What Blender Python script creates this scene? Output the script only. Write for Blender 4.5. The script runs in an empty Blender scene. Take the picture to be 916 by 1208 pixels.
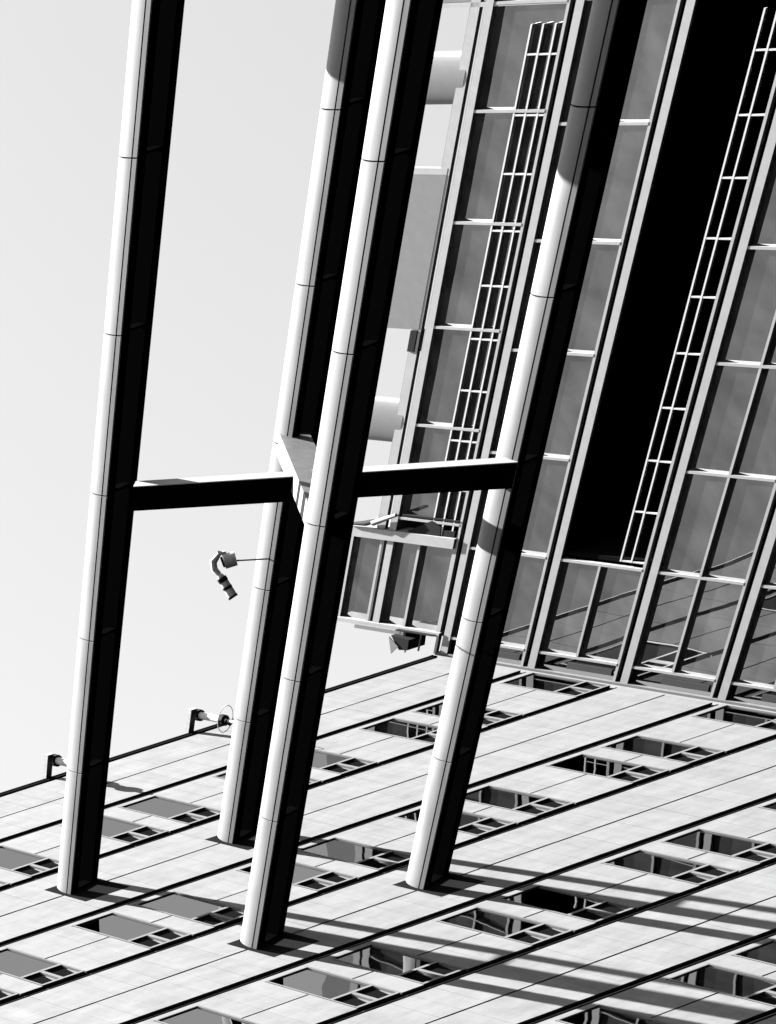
import bpy, math, random
from mathutils import Vector, Matrix, noise
random.seed(7)
SC = bpy.context.scene
COL = SC.collection

# ------------------------------------------------------------------ camera
CAM_Z = 1.7
cd = bpy.data.cameras.new('camera')
cam = bpy.data.objects.new('camera', cd)
COL.objects.link(cam)
cam.matrix_world = Matrix(((0.88492771, 0.26446442, -0.3833556, 0.0),
                           (-0.12084418, -0.66455187, -0.73740592, 0.0),
                           (-0.44977732, 0.69887723, -0.55612138, CAM_Z),
                           (0, 0, 0, 1)))
cd.sensor_fit = 'VERTICAL'
cd.sensor_height = 36.0
cd.lens = 4045.7 / 1208.0 * 36.0
cd.clip_start = 0.5
cd.clip_end = 2000.0
SC.camera = cam

# ------------------------------------------------------------------ sky, sun, exposure (a clear day seen through a red filter, black and white)
SUN_DIR = Vector((-0.452, 0.222, 0.864)).normalized()
wd = bpy.data.worlds.new('World')
SC.world = wd
wd.use_nodes = True
nt = wd.node_tree
sky = nt.nodes.new('ShaderNodeTexSky')
sky.sky_type = 'NISHITA'
sky.sun_disc = False
sky.sun_elevation = math.asin(SUN_DIR.z)
sky.sun_rotation = math.atan2(SUN_DIR.x, SUN_DIR.y)
sep = nt.nodes.new('ShaderNodeSeparateColor')
nt.links.new(sky.outputs[0], sep.inputs[0])
nt.links.new(sep.outputs[0], nt.nodes['Background'].inputs[0])
nt.nodes['Background'].inputs[1].default_value = 0.055
ld = bpy.data.lights.new('sun', 'SUN')
ld.energy = 5.0
ld.angle = math.radians(0.5)
ld.color = (1, 1, 1)
sun = bpy.data.objects.new('sun', ld)
COL.objects.link(sun)
sun.rotation_euler = SUN_DIR.to_track_quat('Z', 'Y').to_euler()
SC.view_settings.view_transform = 'Standard'
SC.view_settings.look = 'None'
SC.view_settings.gamma = 1.0
SC.view_settings.exposure = 3.48
try:
    SC.cycles.diffuse_bounces = 0
    SC.cycles.glossy_bounces = 3
except Exception:
    pass

# ------------------------------------------------------------------ site frame: b along the front, c up its slope, o straight out of it
ORG = Vector((23.19, 45.74, 31.14 + CAM_Z))
EB = Vector((1, 0, 0))
EC = Vector((-0.27838, 0.57558, 0.76890))
EO = Vector((0, -1, 0))
def P(b, c, o):
    return ORG + EB * b + EC * c + EO * o
def D(b, c, o):
    return EB * b + EC * c + EO * o

# ------------------------------------------------------------------ materials
def mat(name, col, rough=0.5, spec=0.5, metal=0.0, ior=None, grain=0.0, gscale=3.0, stretch=(1, 1, 1), bump=0.0, dirt=0.0):
    m = bpy.data.materials.new(name)
    m.use_nodes = True
    n = m.node_tree
    bs = n.nodes['Principled BSDF']
    bs.inputs['Base Color'].default_value = (col, col, col, 1)
    bs.inputs['Roughness'].default_value = rough
    bs.inputs['Specular IOR Level'].default_value = spec
    bs.inputs['Metallic'].default_value = metal
    if ior: bs.inputs['IOR'].default_value = ior
    if grain or bump:
        geo = n.nodes.new('ShaderNodeNewGeometry')
        mp = n.nodes.new('ShaderNodeMapping')
        mp.inputs['Scale'].default_value = stretch
        n.links.new(geo.outputs['Position'], mp.inputs['Vector'])
        nz = n.nodes.new('ShaderNodeTexNoise')
        nz.inputs['Scale'].default_value = gscale
        nz.inputs['Detail'].default_value = 5
        n.links.new(mp.outputs[0], nz.inputs['Vector'])
        if grain:
            mr = n.nodes.new('ShaderNodeMapRange')
            mr.inputs['From Min'].default_value = 0.3
            mr.inputs['From Max'].default_value = 0.7
            mr.inputs['To Min'].default_value = col * (1 - grain)
            mr.inputs['To Max'].default_value = col * (1 + grain)
            n.links.new(nz.outputs['Fac'], mr.inputs['Value'])
            n.links.new(mr.outputs[0], bs.inputs['Base Color'])
        if bump:
            bp = n.nodes.new('ShaderNodeBump')
            bp.inputs['Strength'].default_value = bump
            bp.inputs['Distance'].default_value = 0.02
            n.links.new(nz.outputs['Fac'], bp.inputs['Height'])
            n.links.new(bp.outputs[0], bs.inputs['Normal'])
    return m

def mirror_glass(name, refl, nrm, dif=0.0, rough=0.012, wave=0.01, wscale=1.2, film=0.0):
    # coated glazing: mirror coat set at the angle nrm over a dark body
    m = bpy.data.materials.new(name)
    m.use_nodes = True
    n = m.node_tree
    n.nodes.clear()
    out = n.nodes.new('ShaderNodeOutputMaterial')
    add = n.nodes.new('ShaderNodeAddShader')
    gl = n.nodes.new('ShaderNodeBsdfAnisotropic')
    gl.inputs['Color'].default_value = (refl, refl, refl, 1)
    gl.inputs['Roughness'].default_value = rough
    df = n.nodes.new('ShaderNodeBsdfDiffuse')
    df.inputs['Color'].default_value = (dif, dif, dif, 1)
    geo = n.nodes.new('ShaderNodeNewGeometry')
    nz = n.nodes.new('ShaderNodeTexNoise')
    nz.inputs['Scale'].default_value = wscale
    nz.inputs['Detail'].default_value = 2
    n.links.new(geo.outputs['Position'], nz.inputs['Vector'])
    sb = n.nodes.new('ShaderNodeVectorMath'); sb.operation = 'SUBTRACT'; sb.inputs[1].default_value = (0.5, 0.5, 0.5)
    n.links.new(nz.outputs['Color'], sb.inputs[0])
    sc = n.nodes.new('ShaderNodeVectorMath'); sc.operation = 'SCALE'; sc.inputs['Scale'].default_value = wave
    n.links.new(sb.outputs[0], sc.inputs[0])
    ad = n.nodes.new('ShaderNodeVectorMath'); ad.operation = 'ADD'; ad.inputs[1].default_value = Vector(nrm).normalized()
    n.links.new(sc.outputs[0], ad.inputs[0])
    nm = n.nodes.new('ShaderNodeVectorMath'); nm.operation = 'NORMALIZE'
    n.links.new(ad.outputs[0], nm.inputs[0])
    n.links.new(nm.outputs[0], gl.inputs['Normal'])
    if film:                                             # uneven dirt film on the coat
        nz3 = n.nodes.new('ShaderNodeTexNoise'); nz3.inputs['Scale'].default_value = 1.3; nz3.inputs['Detail'].default_value = 6
        n.links.new(geo.outputs['Position'], nz3.inputs['Vector'])
        mf = n.nodes.new('ShaderNodeMapRange')
        mf.inputs['From Min'].default_value = 0.32; mf.inputs['From Max'].default_value = 0.68
        mf.inputs['To Min'].default_value = refl * (1 - film); mf.inputs['To Max'].default_value = refl * (1 + film)
        n.links.new(nz3.outputs['Fac'], mf.inputs['Value'])
        n.links.new(mf.outputs[0], gl.inputs['Color'])
    if dif:
        nz2 = n.nodes.new('ShaderNodeTexNoise'); nz2.inputs['Scale'].default_value = 1.8; nz2.inputs['Detail'].default_value = 5
        n.links.new(geo.outputs['Position'], nz2.inputs['Vector'])
        mr = n.nodes.new('ShaderNodeMapRange')
        mr.inputs['From Min'].default_value = 0.3; mr.inputs['From Max'].default_value = 0.7
        mr.inputs['To Min'].default_value = dif * 0.45; mr.inputs['To Max'].default_value = dif * 1.55
        n.links.new(nz2.outputs['Fac'], mr.inputs['Value'])
        n.links.new(mr.outputs[0], df.inputs['Color'])
    n.links.new(gl.outputs[0], add.inputs[0]); n.links.new(df.outputs[0], add.inputs[1])
    n.links.new(add.outputs[0], out.inputs['Surface'])
    return m

def panel_material():
    # pale stone-coloured panels: each panel its own tone, blotchy streaks along the front
    m = mat('pale_panel', 0.1, 0.8, 0.1)
    n = m.node_tree
    bs = n.nodes['Principled BSDF']
    geo = n.nodes.new('ShaderNodeNewGeometry')
    off = n.nodes.new('ShaderNodeVectorMath'); off.operation = 'SUBTRACT'
    off.inputs[1].default_value = ORG
    n.links.new(geo.outputs['Position'], off.inputs[0])
    sp = n.nodes.new('ShaderNodeSeparateXYZ')
    n.links.new(off.outputs[0], sp.inputs[0])
    def mth(op, a, b=None):
        k = n.nodes.new('ShaderNodeMath'); k.operation = op
        for i, v in enumerate((a, b)):
            if v is None: continue
            if isinstance(v, (int, float)): k.inputs[i].default_value = v
            else: n.links.new(v, k.inputs[i])
        return k.outputs[0]
    c = mth('MULTIPLY', sp.outputs[2], 1 / EC.z)
    b = mth('ADD', sp.outputs[0], mth('MULTIPLY', c, -EC.x))
    bi = mth('FLOOR', mth('DIVIDE', mth('ADD', b, 11.48), 0.335))
    ci = mth('FLOOR', mth('MULTIPLY', c, 0.9))
    cv = n.nodes.new('ShaderNodeCombineXYZ')
    n.links.new(bi, cv.inputs[0]); n.links.new(ci, cv.inputs[1])
    wn = n.nodes.new('ShaderNodeTexWhiteNoise')
    n.links.new(cv.outputs[0], wn.inputs['Vector'])
    tone = mth('MULTIPLY', mth('SUBTRACT', wn.outputs['Value'], 0.5), 0.06)
    cv2 = n.nodes.new('ShaderNodeCombineXYZ')
    n.links.new(mth('MULTIPLY', b, 1.1), cv2.inputs[0]); n.links.new(mth('MULTIPLY', c, 2.3), cv2.inputs[1])
    nz = n.nodes.new('ShaderNodeTexNoise'); nz.inputs['Scale'].default_value = 1.6; nz.inputs['Detail'].default_value = 6
    n.links.new(cv2.outputs[0], nz.inputs['Vector'])
    nf = n.nodes.new('ShaderNodeTexNoise'); nf.inputs['Scale'].default_value = 5.5; nf.inputs['Detail'].default_value = 3
    n.links.new(cv2.outputs[0], nf.inputs['Vector'])
    tone = mth('ADD', tone, mth('MULTIPLY', mth('SUBTRACT', nf.outputs['Fac'], 0.5), 0.30))
    cv3 = n.nodes.new('ShaderNodeCombineXYZ')
    n.links.new(mth('MULTIPLY', b, 7.0), cv3.inputs[0]); n.links.new(mth('MULTIPLY', c, 0.7), cv3.inputs[1])
    ns = n.nodes.new('ShaderNodeTexNoise'); ns.inputs['Scale'].default_value = 1.0; ns.inputs['Detail'].default_value = 4
    n.links.new(cv3.outputs[0], ns.inputs['Vector'])
    tone = mth('ADD', tone, mth('MULTIPLY', mth('SUBTRACT', ns.outputs['Fac'], 0.5), 0.34))
    blot = mth('MULTIPLY', mth('SUBTRACT', nz.outputs['Fac'], 0.5), 0.55)
    col = mth('MULTIPLY', mth('ADD', mth('ADD', tone, blot), 1.0), 0.100)
    n.links.new(col, bs.inputs['Base Color'])
    return m

M_PANEL = panel_material()
M_BACK = mat('dark_membrane', 0.005, 0.9, 0.0)
M_RAIL = mat('joint_profile', 0.05, 0.6, 0.2)
M_FRAME = mat('window_frame_metal', 0.086, 0.6, 0.1, grain=0.08, gscale=6)
M_GLASS = mirror_glass('window_glass', 0.43, (0, -1, 0.06), 0.0, wave=0.009)
M_VENT = mat('vent_black', 0.004, 0.9, 0.0)
M_NOSE = mat('beam_cladding', 0.086, 0.55, 0.15, grain=0.16, gscale=7, stretch=(1, 0.12, 1))
M_CORE = mat('beam_shade_black', 0.001, 0.95, 0.0)  # shade of beam undersides and brace sides put into the colour
M_PLATE = mat('base_plate_dark', 0.008, 0.9, 0.0)
M_EDGE = mat('floor_edge_paint', 0.18, 0.6, 0.15, grain=0.06, gscale=5)
M_PANE = mirror_glass('glazed_pane', 0.078, (-1, 0, 0), 0.014, wave=0.014, wscale=0.9, film=0.22)
M_LOWPANE = mirror_glass('dark_pane', 0.05, (-1, 0, 0), 0.003, wave=0.02)
M_DARK = mat('recess_shade_dark', 0.004, 0.9, 0.0)  # balcony shade put into the colour; also the dark backing of grooves
M_BAND = mat('grey_pane_band', 0.02, 0.8, 0.1)
M_WHITE = mat('white_rail_paint', 0.30, 0.5, 0.2)
M_GREY = mat('grey_screen', 0.085, 0.6, 0.15, grain=0.05, gscale=5)
M_STEEL = mat('galvanised_steel', 0.24, 0.5, 0.2, grain=0.2, gscale=12)
M_BLACK = mat('black_fitting', 0.005, 0.8, 0.05)
M_LIGHT = mat('light_grey_fitting', 0.26, 0.5, 0.2)

# ------------------------------------------------------------------ object helpers
def link(o, parent=None, loc=None):
    COL.objects.link(o)
    if parent is not None: o.parent = parent
    if loc is not None:
        base = Vector((0, 0, 0))
        q = parent
        while q is not None:
            base += q.location; q = q.parent
        o.location = loc - base
    return o
def thing(name, label, cat, loc, group=None):
    o = bpy.data.objects.new(name, None)
    o.empty_display_size = 0.2
    o['label'] = label; o['category'] = cat; o['kind'] = 'thing'
    if group: o['group'] = group
    return link(o, None, loc)

_boxes = {}
def box_mesh(db, dc, do, m):
    k = (round(db, 4), round(dc, 4), round(do, 4), m.name)
    if k not in _boxes:
        v = [D(x * db, y * dc, z * do) for x in (0, 1) for y in (0, 1) for z in (0, 1)]
        f = [(0, 2, 3, 1), (4, 5, 7, 6), (0, 1, 5, 4), (2, 6, 7, 3), (0, 4, 6, 2), (1, 3, 7, 5)]
        me = bpy.data.meshes.new('slab')
        me.from_pydata(v, [], f)
        me.materials.append(m)
        fix(me)
        _boxes[k] = me
    return _boxes[k]
def fix(me):
    import bmesh
    bm = bmesh.new(); bm.from_mesh(me)
    bmesh.ops.recalc_face_normals(bm, faces=bm.faces[:])
    bm.to_mesh(me); bm.free(); me.update()
def slab(name, b0, b1, c0, c1, o0, o1, m, parent):
    """box between b0..b1 along the front, c0..c1 up the slope, o0..o1 outwards"""
    o = bpy.data.objects.new(name, box_mesh(b1 - b0, c1 - c0, o1 - o0, m))
    return link(o, parent, P(b0, c0, o0))
def multi(name, boxes, m, parent, at=None, stuff=False):
    """several boxes as one mesh"""
    org = P(*at) if at else P(boxes[0][0], boxes[0][2], boxes[0][4])
    vs, fs = [], []
    for b0, b1, c0, c1, o0, o1 in boxes:
        k = len(vs)
        vs += [P(b, c, o) - org for b in (b0, b1) for c in (c0, c1) for o in (o0, o1)]
        fs += [tuple(k + i for i in f) for f in ((0, 2, 3, 1), (4, 5, 7, 6), (0, 1, 5, 4), (2, 6, 7, 3), (0, 4, 6, 2), (1, 3, 7, 5))]
    me = bpy.data.meshes.new(name); me.from_pydata(vs, [], fs); me.materials.append(m); fix(me)
    o = bpy.data.objects.new(name, me)
    if stuff: o['kind'] = 'stuff'
    return link(o, parent, org)
def mesh_obj(name, vs, fs, m, parent, loc, smooth=False):
    me = bpy.data.meshes.new(name); me.from_pydata([tuple(v) for v in vs], [], fs); me.materials.append(m); fix(me)
    if smooth:
        for p in me.polygons: p.use_smooth = True
        me.set_sharp_from_angle(angle=math.radians(35))
    return link(bpy.data.objects.new(name, me), parent, loc)
def tube(name, pts, r, m, parent, loc, n=12, caps=True):
    """tube through world points pts (list of Vector), radius r or list of radii"""
    rs = r if isinstance(r, (list, tuple)) else [r] * len(pts)
    vs, fs = [], []
    for i, p in enumerate(pts):
        d = (pts[min(i + 1, len(pts) - 1)] - pts[max(i - 1, 0)]).normalized()
        u = d.orthogonal().normalized() if i == 0 else (u - d * u.dot(d)).normalized()
        w = d.cross(u)
        for k in range(n):
            a = 2 * math.pi * k / n
            vs.append(p + (u * math.cos(a) + w * math.sin(a)) * rs[i] - loc)
    for i in range(len(pts) - 1):
        for k in range(n):
            fs.append((i * n + k, i * n + (k + 1) % n, (i + 1) * n + (k + 1) % n, (i + 1) * n + k))
    if caps:
        fs.append(tuple(range(n))); fs.append(tuple((len(pts) - 1) * n + k for k in range(n)))
    return mesh_obj(name, vs, fs, m, parent, loc, True)

# where a point lands in the frame (0..1): only used to leave out pieces nobody can see
_ci = cam.matrix_world.inverted()
def frame(v):
    q = _ci @ v
    f = 4045.7
    return (0.5 + q.x / -q.z * f / 916.0, 0.5 - q.y / -q.z * f / 1208.0, -q.z)
def in_view(b, c, o, mg=0.04):
    x, y, z = frame(P(b, c, o))
    return -mg < x < 1 + mg and -mg < y < 1 + mg

# ================================================================== 1. the pale panelled front
bld = thing('panelled_building', 'sloping pale front of long panel bands with pairs of flush windows and black joints', 'building', P(-9, -23.2, -0.3))
BL, BOT = -22.0, -23.3
slab('wall', BL, -0.02, BOT, 0.12, -0.5, -0.11, M_BACK, bld)
CELL = 0.335
B0 = -11.48
def bn(n): return B0 + CELL * n
N0, N1 = -31, 34
HEAVY = [0.08, -2.15, -4.33, -6.61, -8.84, -11.08, -13.35, -15.55, -17.8, -20.03, -22.26]
THIN = {0: -1.04, 2: -5.47, 4: -9.97, 6: -14.47, 8: -18.93}
G = 0.105                                                # half width of a wide joint
GAP = 0.0016
cands = []                                               # (depth, b0, b1, c0, c1)
def panel(b0, b1, c0, c1):
    b1 = min(b1, -0.05)
    if b1 - b0 < 0.05: return
    if not any(in_view(b, c, 0, 0.3) for b in (b0, b1) for c in (c0, c1)): return
    seen = any(in_view(b, c, 0, 0.0) for b in (b0, b1) for c in (c0, c1))
    x, y, z = frame(P((b0 + b1) / 2, (c0 + c1) / 2, 0))
    cands.append((z / math.sqrt((b1 - b0) * (c1 - c0)) + (0 if seen else 1e4), b0, b1, c0, c1))
windows = []
for k in range(10):
    top, bot = HEAVY[k] - G, HEAVY[k + 1] + G
    if k % 2 == 0:                                       # blank band: two rows of panels
        t = THIN[k]
        for n in range(N0, N1 + 1):
            panel(bn(n), bn(n + 1), t + 0.022, top)
            panel(bn(n), bn(n + 1), bot, t - 0.022)
    else:                                                # window band
        mid = (HEAVY[k] + HEAVY[k + 1]) / 2 - 0.02
        wt, wb = HEAVY[k] - 0.21, HEAVY[k + 1] + G + 0.02
        for n in range(N0, N1 + 1):
            j = n % 8
            if j in (2, 5, 6, 7):                        # panels between windows
                panel(bn(n), bn(n + 1), mid + 0.018, top)
                panel(bn(n), bn(n + 1), bot, mid - 0.018)
            elif j in (0, 3):
                if bn(n + 2) > -0.02: continue
                panel(bn(n), bn(n + 2), wt, top)         # strip over the window
                if any(in_view(b, c, 0, 0.25) for b in (bn(n), bn(n + 2)) for c in (wt, wb)):
                    windows.append((bn(n), bn(n + 2), wb, wt))
cands.sort()
for i, (z, b0, b1, c0, c1) in enumerate(cands[:300]):
    slab('panel', b0 + GAP, b1 - GAP, c0, c1, -0.07, random.uniform(-0.002, 0.002), M_PANEL, bld)
if len(cands) > 300:
    multi('panel_field', [(b0 + GAP, b1 - GAP, c0, c1, -0.07, random.uniform(-0.002, 0.002)) for z, b0, b1, c0, c1 in cands[300:]], M_PANEL, bld, stuff=True)
for h in HEAVY[1:]:
    r = slab('joint_rail', BL, -0.06, h - 0.005, h + 0.022, -0.1, -0.045, M_RAIL, bld)
cp = slab('parapet_cap', BL, -0.06, 0.10, 0.19, -0.3, -0.015, M_BACK, bld)
slab('parapet_trim', BL, -0.06, 0.205, 0.225, -0.28, -0.0, M_RAIL, bld)

for b0, b1, c0, c1 in windows:
    e = 0.012
    tr = c0 + 0.56                                       # transom over the two vents
    m_ = (b0 + b1) / 2
    w = multi('window', [(b0 + e, b0 + 0.035, c0, c1 - e, -0.09, 0.006), (b1 - 0.03, b1 - e, c0, c1 - e, -0.09, 0.006),
                         (b0 + 0.035, b1 - 0.03, c1 - 0.03, c1 - e, -0.09, 0.006), (b0 + 0.035, b1 - 0.03, tr - 0.03, tr + 0.03, -0.09, 0.008),
                         (b0 + 0.035, b1 - 0.03, c0, c0 + 0.05, -0.09, 0.006), (m_ - 0.028, m_ + 0.028, c0 + 0.05, tr - 0.03, -0.09, 0.006)],
              M_FRAME, bld)
    slab('pane', b0 + 0.035, b1 - 0.03, tr + 0.03, c1 - 0.03, -0.085, -0.04, M_GLASS, w)
    for s0, s1 in ((b0 + 0.035, m_ - 0.028), (m_ + 0.028, b1 - 0.03)):
        # lopsided vent leaf, wider at its head
        vs = [(s0 + 0.005, c0 + 0.10, -0.04), (s1 - 0.07, c0 + 0.055, -0.04), (s1 - 0.005, tr - 0.05, -0.04), (s0 + 0.02, tr - 0.035, -0.04)]
        org = P(s0, c0, -0.08)
        pts = [P(*v) - org for v in vs] + [P(v[0], v[1], -0.085) - org for v in vs]
        mesh_obj('vent_leaf', pts, [(0, 1, 2, 3), (7, 6, 5, 4), (0, 4, 5, 1), (1, 5, 6, 2), (2, 6, 7, 3), (3, 7, 4, 0)], M_VENT, w, org)
        slab('vent_panel', s0, s1, c0 + 0.05, tr - 0.03, -0.085, -0.052, M_FRAME, w)

# ================================================================== 2. the four rounded beams and their cross braces
TH = Vector((0.94, 0, 0.34)).normalized()                # across the beam
UH = Vector((0.34, 0, -0.94)).normalized()               # down the beam's section
R = 0.29                                                 # half width across; the nose rises RU above the seam
RU = 0.39
LEN = 24.0
STEP = 3.0
def sec(t, u):
    v = TH * t + UH * u
    return v + Vector((0, v.z * EC.y / EC.z, 0))         # cuts run parallel to the panelled front
def arc(r, a0, a1, n):
    return [(-r * math.sin(a0 + (a1 - a0) * i / n), -(r + RU - R) * math.cos(a0 + (a1 - a0) * i / n)) for i in range(n + 1)]
def prism(name, poly, o0, o1, m, parent, axis, smooth=False):
    n = len(poly)
    vs = [sec(*p) for p in poly] + [sec(*p) + EO * (o1 - o0) for p in poly]
    fs = [tuple(range(n)), tuple(range(n, 2 * n))] + [(i, (i + 1) % n, n + (i + 1) % n, n + i) for i in range(n)]
    return mesh_obj(name, vs, fs, m, parent, axis + EO * o0, smooth)
A_IN = math.asin(0.14 / R)
shell = arc(R, A_IN, math.radians(89), 14) + arc(R - 0.016, math.radians(89), A_IN, 14)
shell_r = [(-t, u) for t, u in shell]
coreL = arc(R - 0.02, A_IN, math.radians(90), 10) + [(-(R - 0.02), 0.092), (-0.14, 0.092)]
coreR = [(-t, u) for t, u in coreL]
strip = [(-R, 0.014), (-R, 0.082), (-(R - 0.01), 0.09), (-(R - 0.02), 0.09), (-(R - 0.02), 0.014)]
stripR = [(R, 0.014), (R, 0.07), (R - 0.02, 0.07), (R - 0.02, 0.014)]
AX = {}
_shared = {}
def beam(key, seam, label):
    axis = P(seam[0], seam[1], 0) - sec(-R, 0)
    AX[key] = axis
    t = thing('rounded_beam', label, 'beam', axis, 'four rounded beams standing out from the panelled front')
    def pr(name, poly, o0, o1, m, smooth=False):
        k = (name, round(o1 - o0, 3), m.name)
        if k in _shared:
            o = bpy.data.objects.new(name, _shared[k]); return link(o, t, axis + EO * o0)
        o = prism(name, poly, o0, o1, m, t, axis, smooth); _shared[k] = o.data
        return o
    pr('core', coreL, 0.0, LEN, M_CORE)
    pr('back_core', coreR, 0.0, LEN, M_CORE)
    for i in range(int(LEN / STEP)):
        o0, o1 = i * STEP + 0.014, (i + 1) * STEP - 0.014
        pr('cladding', shell, o0, o1, M_NOSE, True)
        pr('back_cladding', shell_r, o0, o1, M_NOSE, True)
        pr('side_strip', strip, o0, o1, M_NOSE)
        pr('back_strip', stripR, o0, o1, M_NOSE)
    for i in range(int(LEN / STEP) + 1):                 # ties that hold the two halves together inside
        pr('tie', [(-0.14, -0.06), (0.14, -0.06), (0.14, 0.085), (-0.14, 0.085)], i * STEP + 0.01, i * STEP + 0.06, M_CORE)
    pr('foot', [(-0.14, -0.2), (0.14, -0.2), (0.14, 0.085), (-0.14, 0.085)], 0.002, 0.009, M_CORE)  # dark sheet added to black out the lit gap at the base
    b, c = seam
    slab('base_plate', b - 0.06, b + 0.66, c - 0.57, c + 0.48, -0.06, 0.006, M_PLATE, t)
    return t
beam('a', (-10.68, -5.45), 'leftmost rounded beam, white with a shade-blackened underside, standing alone against the open sky')
beam('b', (-8.07, -5.58), 'second rounded beam from the left, partly hidden by the thick beam in front of it')
beam('c', (-10.76, -9.99), 'thick rounded beam nearest the viewer, its foot the lowest on the pale panels')
beam('d', (-8.05, -9.93), 'rightmost rounded beam in front of the glazed wing, with dark shadows across its white edge')

def brace(k0, k1, o0, o1, wid, label, cut0=0.0, cut1=0.0, dip=0.0, at1=(0.0, 0.0), flip=1, lo=0.5, hi=0.5):
    p0 = AX[k0].copy(); p1 = AX[k1] + sec(*at1) + EO * dip
    d = (p1 - p0).normalized()
    p0 = p0 + d * cut0; p1 = p1 - d * cut1
    side = d.cross(EO).normalized()
    t = thing('cross_brace', label, 'brace', p0 + EO * o0, 'crossed braces between the rounded beams')
    def bar(name, s0, s1, a0, a1, m):
        vs = [p + side * s + EO * a - (p0 + EO * o0) for p in (p0, p1) for s in (s0, s1) for a in (a0, a1)]
        return mesh_obj(name, vs, [(0, 2, 3, 1), (4, 5, 7, 6), (0, 1, 5, 4), (2, 6, 7, 3), (0, 4, 6, 2), (1, 3, 7, 5)], m, t, p0 + EO * o0)
    s0, s1 = -wid * lo, wid * hi
    bar('web', s0 + 0.01, s1 - 0.01, o0, o1 - 0.02, M_CORE)
    bar('flange', s0, s1, o1 - 0.018, o1, M_EDGE if flip > 0 else M_NOSE)  # paler colour stands in for sunlight on the top edge
    bar('side_plate', s1 - 0.008, s1, o0 + 0.01, o1 - 0.02, M_CORE if flip > 0 else M_GREY)  # sides coloured by light: shaded one black, lit one pale
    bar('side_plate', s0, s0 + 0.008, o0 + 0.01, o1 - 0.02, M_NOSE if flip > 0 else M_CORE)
    return t
brace('a', 'd', 8.58, 9.08, 0.105, 'shade-blackened brace from the leftmost beam to the rightmost beam with a thin pale top edge', 0.26, 0.0, dip=0.08, at1=(-0.25, 0.07))
brace('b', 'c', 8.70, 9.12, 0.60, 'short grey-sided brace seen almost end on between the second and the thick beam', 0.1, 0.3, flip=-1, lo=0.2, hi=0.5)

# ================================================================== 3. the glazed wing
wing = thing('glazed_wing', 'glazed wing with white floor edges, grey panes and deep shade-blackened balconies beside the pale front', 'building', P(0, -9, 0))
OMAX = 26.0
FL = [1.92, 0.02, -2.18, -4.39, -6.59, -8.79, -10.99]
TRO = [0.48, 2.86, 5.24, 7.63, 10.02, 12.41, 14.80, 17.19, 19.58, 21.97, 24.36]
PD = 0.04                                               # depth of the pane behind the floor edge
def floor_edge(c, b1=2.4):
    e = slab('floor_edge', -0.012, b1, c - 0.085, c + 0.085, 0.0 if c < 1 else 0.5, OMAX, M_EDGE, wing)
    return e
for c in FL:
    e = floor_edge(c)
    o0 = 0.5 if c > 1 else 0.0
    slab('edge_rail', 0.0, 0.06, c + 0.215, c + 0.275, o0, OMAX, M_EDGE, e)
    slab('edge_groove', 0.09, 0.2, c + 0.085, c + 0.215, o0, OMAX, M_DARK, e)
    if c < 1.0:
        slab('edge_fillet', 0.05, 0.075, c + 0.125, c + 0.15, o0, OMAX, M_RAIL, e)
def pane_row(c0, c1, os, subs, m=M_PANE, tb=0.03, skip=()):
    """panes between c0..c1, split at the values in subs, transoms at os"""
    cs = [c0] + list(subs) + [c1]
    for i in range(len(os) - 1):
        o0, o1 = os[i], os[i + 1]
        for k in range(len(cs) - 1):
            a = cs[k] + (0.026 if k else 0.0)
            z = cs[k + 1] - (0.026 if k + 1 < len(cs) - 1 else 0.0)
            slab('pane', PD + random.uniform(0, 0.002), PD + 0.03, a, z, o0 + tb, o1 - tb, m, wing)
        for s in subs:
            slab('mullion', -0.003, PD + 0.03, s - 0.026, s + 0.026, o0 + tb, o1 - tb, M_EDGE, wing)
    for o in os:
        slab('transom', -0.005, PD + 0.03, c0, c1, o - tb, o + tb, M_EDGE, wing)
bay = lambda i: (FL[i + 1] + 0.275, FL[i] - 0.085)
# second floor from the top: panes behind a railing
c0, c1 = bay(0)
TR2 = [3.39, 5.72, 8.03, 10.35, 12.67, 14.79, 17.1, 19.42, 21.74, 24.06]
pane_row(c0, c1, TR2, [])
# the bay behind the rightmost beam
c0, c1 = bay(1)
pane_row(c0, c1, TRO[0:], [-1.02])
# third bay: panes below, deep balcony above with its shade painted black
c0, c1 = bay(2)
pane_row(c0, c1, [0.48, 2.86], [-3.17])
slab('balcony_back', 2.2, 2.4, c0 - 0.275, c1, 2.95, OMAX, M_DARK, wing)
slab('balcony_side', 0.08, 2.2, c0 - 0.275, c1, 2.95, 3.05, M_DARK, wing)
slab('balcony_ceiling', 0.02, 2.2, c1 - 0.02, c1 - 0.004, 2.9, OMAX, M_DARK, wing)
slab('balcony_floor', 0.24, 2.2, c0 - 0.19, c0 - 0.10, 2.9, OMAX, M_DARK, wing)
# fourth and fifth bays
c0, c1 = bay(3)
pane_row(c0, c1, TRO, [-5.38])
c0, c1 = bay(4)
pane_row(c0, c1, TRO, [-7.59])
c0, c1 = bay(5)
pane_row(c0, c1, TRO, [-9.79])
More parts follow.
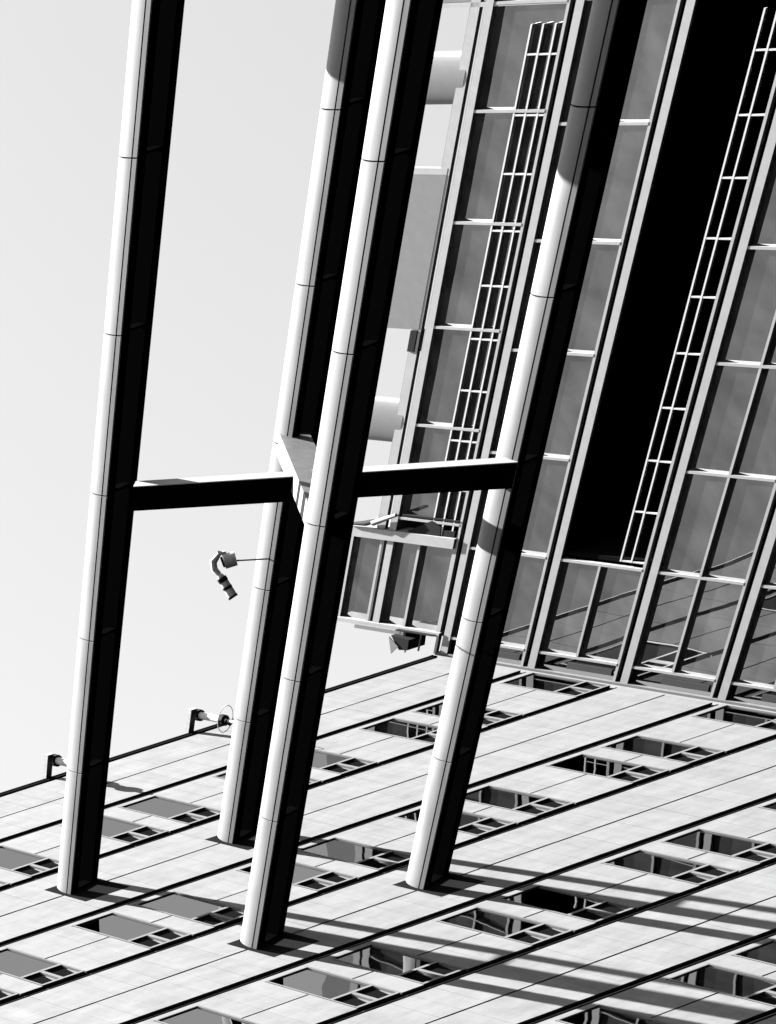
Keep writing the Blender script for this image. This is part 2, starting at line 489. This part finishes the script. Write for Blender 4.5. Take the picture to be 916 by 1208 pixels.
# dark low panes just above the pale front, and the sill
for i in (1, 2, 3, 4, 5):
    c0, c1 = bay(i)
    slab('low_pane', PD, PD + 0.03, c0, c1, 0.05, 0.45, M_LOWPANE, wing)
    slab('pane_band', PD - 0.015, PD - 0.002, c0 + 0.10, c0 + 1.15, 0.16, 0.32, M_BAND, wing)  # plain dark grey band set just in front of the low pane
slab('sill', -0.03, 0.3, -11.5, 0.22, -0.02, 0.045, M_FRAME, wing)
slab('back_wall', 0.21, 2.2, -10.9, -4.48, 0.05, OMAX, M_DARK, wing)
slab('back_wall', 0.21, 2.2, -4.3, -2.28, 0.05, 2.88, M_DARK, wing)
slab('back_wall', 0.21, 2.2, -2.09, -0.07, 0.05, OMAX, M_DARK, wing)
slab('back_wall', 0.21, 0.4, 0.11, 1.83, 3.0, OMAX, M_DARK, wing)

# overhanging end of the wing beyond the pale front: three panes under a ledge
cs = [0.31, 1.19, 2.13, 2.93]
for k in range(3):
    slab('pane', PD, PD + 0.03, cs[k] + 0.03, cs[k + 1] - 0.02, 0.58, 2.80, M_PANE, wing)
    slab('mullion', 0.004, PD + 0.03, cs[k] - 0.03, cs[k] + 0.03, 0.58, 2.80, M_EDGE, wing)
slab('mullion', 0.004, PD + 0.03, 2.91, 2.97, 0.58, 2.80, M_EDGE, wing)
slab('ledge', -0.05, 0.5, 0.29, 3.0, 2.80, 3.06, M_EDGE, wing)
slab('lower_ledge', -0.04, 0.3, 0.2, 3.0, 0.47, 0.58, M_EDGE, wing)
slab('gutter', -0.1, -0.042, 1.0, 2.35, 0.40, 0.50, M_GREY, wing)
slab('end_back', 0.08, 0.3, 0.29, 2.99, 0.58, 2.80, M_DARK, wing)
# screen along the top floor: open bays, drums and a grey screen
c0, c1 = 2.195, 2.93
slab('screen_jamb', 0.0, 0.10, 2.195, 2.34, 3.06, OMAX, M_EDGE, wing)
slab('screen_jamb', 0.03, 0.08, 2.345, 2.385, 11.5, 14.75, M_GREY, wing)
slab('screen_jamb', 0.03, 0.08, 2.345, 2.385, 2.95, 7.40, M_GREY, wing)
slab('screen_panel', -0.006, 0.10, 2.19, 3.2, 7.95, 11.36, M_GREY, wing)
slab('screen_rail', -0.004, 0.10, 2.192, 3.2, 11.365, 11.5, M_EDGE, wing)
slab('screen_rail', 0.0, 0.12, 0.28, 3.2, 14.73, 14.82, M_EDGE, wing)
slab('screen_panel', 0.02, 0.10, 2.2, 3.2, 14.83, OMAX, M_GREY, wing)
slab('screen_post', 0.01, 0.09, 2.15, 2.20, 7.43, 7.94, M_BLACK, wing)
slab('screen_box', -0.02, 0.12, 2.20, 2.36, 7.44, 7.93, M_BLACK, wing)
for oc, r in ((13.33, 0.54), (5.74, 0.54)):
    n = 14
    vs, fs = [], []
    for i in range(n + 1):
        a = math.pi * i / n
        for c in (2.19, 3.2):
            vs.append(D(0.105 - 0.112 * math.sin(a), c - 2.19, r * math.cos(a)))
    for i in range(n): fs.append((2 * i, 2 * i + 1, 2 * i + 3, 2 * i + 2))
    fs.append(tuple(2 * i for i in range(n + 1))); fs.append(tuple(2 * i + 1 for i in range(n + 1))); fs.append((0, 1, 2 * n + 1, 2 * n))
    mesh_obj('screen_drum', vs, fs, M_GREY, wing, P(0, 2.19, oc), True)

# ------------------------------------------------------------------ balcony railings
def railing(label, rails, posts, b, top, bot, o0, o1, r=0.018):
    t = thing('balcony_railing', label, 'railing', P(b, bot, o0), 'white balcony railings on the glazed wing')
    for c in rails:
        slab('rail', b - r, b + r, c - r, c + r, o0, o1, M_WHITE, t)
    for o in posts:
        for i in range(len(rails)):
            hi = rails[i]; lo = rails[i + 1] if i + 1 < len(rails) else bot
            slab('post', b - r * 0.9, b + r * 0.9, lo + r if i + 1 < len(rails) else lo, hi - r, o - r, o + r, M_WHITE, t)
    return t
railing('short white railing with three rails in front of grey panes on the upper floor', [0.95, 0.70, 0.44],
        [3.05 + 1.192 * k for k in range(10)], 0.018, 0.95, 0.30, 3.03, 14.36)
railing('long white two railed railing edging the deep shade-blackened balcony of the floor below', [-3.58, -3.82],
        [3.02 + 1.192 * k for k in range(10)], 0.03, -3.58, -4.112, 3.0, 14.5)

# ================================================================== 4. fittings
def lamp(b, label, arm=True, ring=False):
    base = P(b, 0.26, -0.05)
    t = thing('parapet_outrigger', label, 'outrigger', base, 'outriggers along the top edge of the pale front')
    slab('bracket', b - 0.05, b + 0.05, 0.21, 0.31, -0.2, 0.62, M_STEEL, t)
    tube('joint', [P(b + 0.07, 0.24, 0.44), P(b + 0.07, 0.10, 0.44)], 0.10, M_BLACK, t, P(b, 0.2, 0.44), 14)
    tube('arm', [P(b + 0.07, 0.12, 0.44), P(b + 0.07, -0.50, 0.44)], 0.062, M_LIGHT, t, P(b, 0, 0.44), 16)
    tube('collar', [P(b + 0.07, -0.46, 0.44), P(b + 0.07, -0.56, 0.44)], 0.095, M_BLACK, t, P(b, -0.5, 0.44), 14)
    tube('thin_arm', [P(b + 0.07, -0.54, 0.44), P(b + 0.07, -1.05, 0.44)], 0.032, M_LIGHT, t, P(b, -0.6, 0.44), 12)
    if ring:
        tube('hub', [P(b + 0.07, -0.60, 0.44), P(b + 0.07, -0.72, 0.36)], [0.055, 0.035], M_BLACK, t, P(b, -0.62, 0.44), 12)
        pts = []
        for i in range(33):
            a = 2 * math.pi * i / 32
            pts.append(P(b + 0.07 + 0.10 * math.sin(a), -0.55 - 0.05 * math.sin(a), 0.48 + 0.36 * math.cos(a)))
        tube('ring', pts, 0.007, M_LIGHT, t, P(b, -0.5, 0.44), 6, False)
    return t
lamp(-7.36, 'steel outrigger on the roof edge, half hidden behind the leftmost beam')
lamp(-4.74, 'steel outrigger on the roof edge carrying a pale ring, left of the second beam', ring=True)

# unseen slab added beyond the top of the view to shade two beams
t = thing('shadow_caster', 'unseen dark slab added above the outer ends of the beams to cast their top shadows', 'canopy', P(-10.0, 2.0, 18.4))
slab('caster_panel', -10.0, -8.65, 1.9, 2.0, 18.4, 28.0, M_CORE, t)
slab('caster_edge', -10.0, -8.65, 1.86, 2.04, 18.34, 18.398, M_NOSE, t)

# camera on a thin arm fixed to the second beam
def on_beam(key, t, u, o): return AX[key] + sec(t, u) + EO * o
q0 = on_beam('b', -0.31, -0.02, 7.28)
head = q0 + EC * 0.98 + EO * 0.02 - Vector((0.3834, 0.7374, 0.5561)) * 1.3 + Vector((0.885, -0.121, -0.45)) * 0.2 - Vector((0.264, -0.665, 0.699)) * 0.5
t = thing('security_camera', 'small grey camera with a drooping tube on a thin arm beside the second beam', 'camera', q0)
upd = EC.normalized()
tube('arm', [q0 + sec(0.05, 0) - EO * 0.62, head], 0.012, M_LIGHT, t, q0, 8)
rt = Vector((0.885, -0.121, -0.45)); up_ = Vector((0.264, -0.665, 0.699)); fw = Vector((0.383, 0.737, 0.556))
def hp(x, y, z=0): return head + (rt * x + up_ * y + fw * z) * 0.88
tube('body', [hp(-0.03, 0.03), hp(-0.02, 0.035), hp(-0.20, -0.015), hp(-0.21, -0.02)], [0.03, 0.10, 0.105, 0.05], M_STEEL, t, head, 16)
tube('lens_ring', [hp(-0.195, -0.015, -0.02), hp(-0.235, -0.03, -0.02)], 0.075, M_BLACK, t, head, 14)
tube('bracket', [hp(-0.17, 0.13), hp(-0.27, 0.11), hp(-0.37, -0.02), hp(-0.35, -0.14), hp(-0.27, -0.22)], [0.02, 0.03, 0.055, 0.05, 0.035], M_LIGHT, t, head, 10)
tube('knob', [hp(-0.30, 0.13), hp(-0.25, 0.125)], 0.022, M_STEEL, t, head, 10)
tube('tube', [hp(-0.27, -0.22), hp(-0.22, -0.30), hp(-0.07, -0.55)], [0.04, 0.062, 0.066], M_STEEL, t, head, 14)
tube('tube_band', [hp(-0.245, -0.265), hp(-0.205, -0.325)], 0.07, M_BLACK, t, head, 14)
tube('tube_band', [hp(-0.16, -0.40, -0.01), hp(-0.14, -0.435, -0.01)], 0.069, M_BLACK, t, head, 14)
tube('tube_cap', [hp(-0.075, -0.545), hp(-0.055, -0.575)], 0.072, M_BLACK, t, head, 14)

# floodlight under the overhanging end of the wing
t = thing('floodlight', 'black wedge shaped floodlight hanging under the end of the glazed wing', 'floodlight', P(-0.05, 1.15, 0.4))
SH = lambda q: [(v[0], 0.95 + (v[1] - 1.1) * 0.85, 0.44 + (v[2] - 0.44) * 0.9) for v in q]
vs = [(-0.2, 1.42, 0.42), (-0.2, 0.86, 0.36), (-0.2, 0.84, 0.05), (-0.2, 1.10, 0.02), (0.15, 1.42, 0.42), (0.15, 0.86, 0.36), (0.15, 0.84, 0.05), (0.15, 1.10, 0.02)]
org = P(-0.05, 1.15, 0.4)
mesh_obj('housing', [P(*v) - org for v in SH(vs)], [(0, 1, 2, 3), (7, 6, 5, 4), (0, 4, 5, 1), (1, 5, 6, 2), (2, 6, 7, 3), (3, 7, 4, 0)], M_BLACK, t, org)
vs = [(-0.215, 1.46, 0.38), (-0.215, 1.12, 0.12), (-0.215, 1.30, -0.12), (-0.20, 1.46, 0.38), (-0.20, 1.12, 0.12), (-0.20, 1.30, -0.12)]
mesh_obj('glare_shield', [P(*v) - org for v in SH(vs)], [(0, 1, 2), (5, 4, 3), (0, 3, 4, 1), (1, 4, 5, 2), (2, 5, 3, 0)], M_GREY, t, org)
slab('hanger', -0.1, -0.04, 0.98, 1.04, 0.36, 0.50, M_BLACK, t)
slab('hanger', -0.1, -0.04, 1.10, 1.14, 0.40, 0.50, M_BLACK, t)
slab('hanger_bar', -0.1, -0.04, 0.28, 1.26, 0.502, 0.53, M_BLACK, t)
slab('stay', -0.02, 0.0, 0.66, 0.69, 0.0, 0.47, M_RAIL, t)
slab('stay', -0.02, 0.0, 1.0, 1.02, -0.1, 0.05, M_RAIL, t)

# things on the ledge of the overhanging end
t = thing('folded_parasol', 'dark folded parasol lying across the white ledge of the wing', 'parasol', P(-0.06, 2.2, 3.1))
tube('pole', [P(-0.08, 3.05, 3.12), P(-0.08, 2.55, 3.19), P(-0.08, 1.72, 3.52)], [0.018, 0.05, 0.02], M_BLACK, t, P(-0.06, 2.2, 3.1), 10)
tube('canopy', [P(-0.09, 2.35, 3.23), P(-0.09, 1.80, 3.50)], [0.055, 0.03], M_GREY, t, P(-0.06, 2.2, 3.1), 10)
t = thing('black_awning', 'black triangular awning on the ledge behind the end of the short railing', 'awning', P(-0.02, 1.0, 3.07))
org = P(-0.02, 1.0, 3.07)
vs = [(-0.02, 1.55, 3.08), (-0.02, 0.98, 3.42), (-0.02, 0.72, 3.30), (-0.02, 0.70, 3.07)]
vs = vs + [(0.05, v[1], v[2]) for v in vs]
mesh_obj('cloth', [P(*v) - org for v in vs], [(0, 1, 2, 3), (7, 6, 5, 4), (0, 4, 5, 1), (1, 5, 6, 2), (2, 6, 7, 3), (3, 7, 4, 0)], M_BLACK, t, org)
slab('frame', -0.01, 0.04, 0.31, 1.75, 3.46, 3.50, M_BLACK, t)
slab('frame', -0.01, 0.04, 0.36, 0.66, 3.07, 3.22, M_BLACK, t)
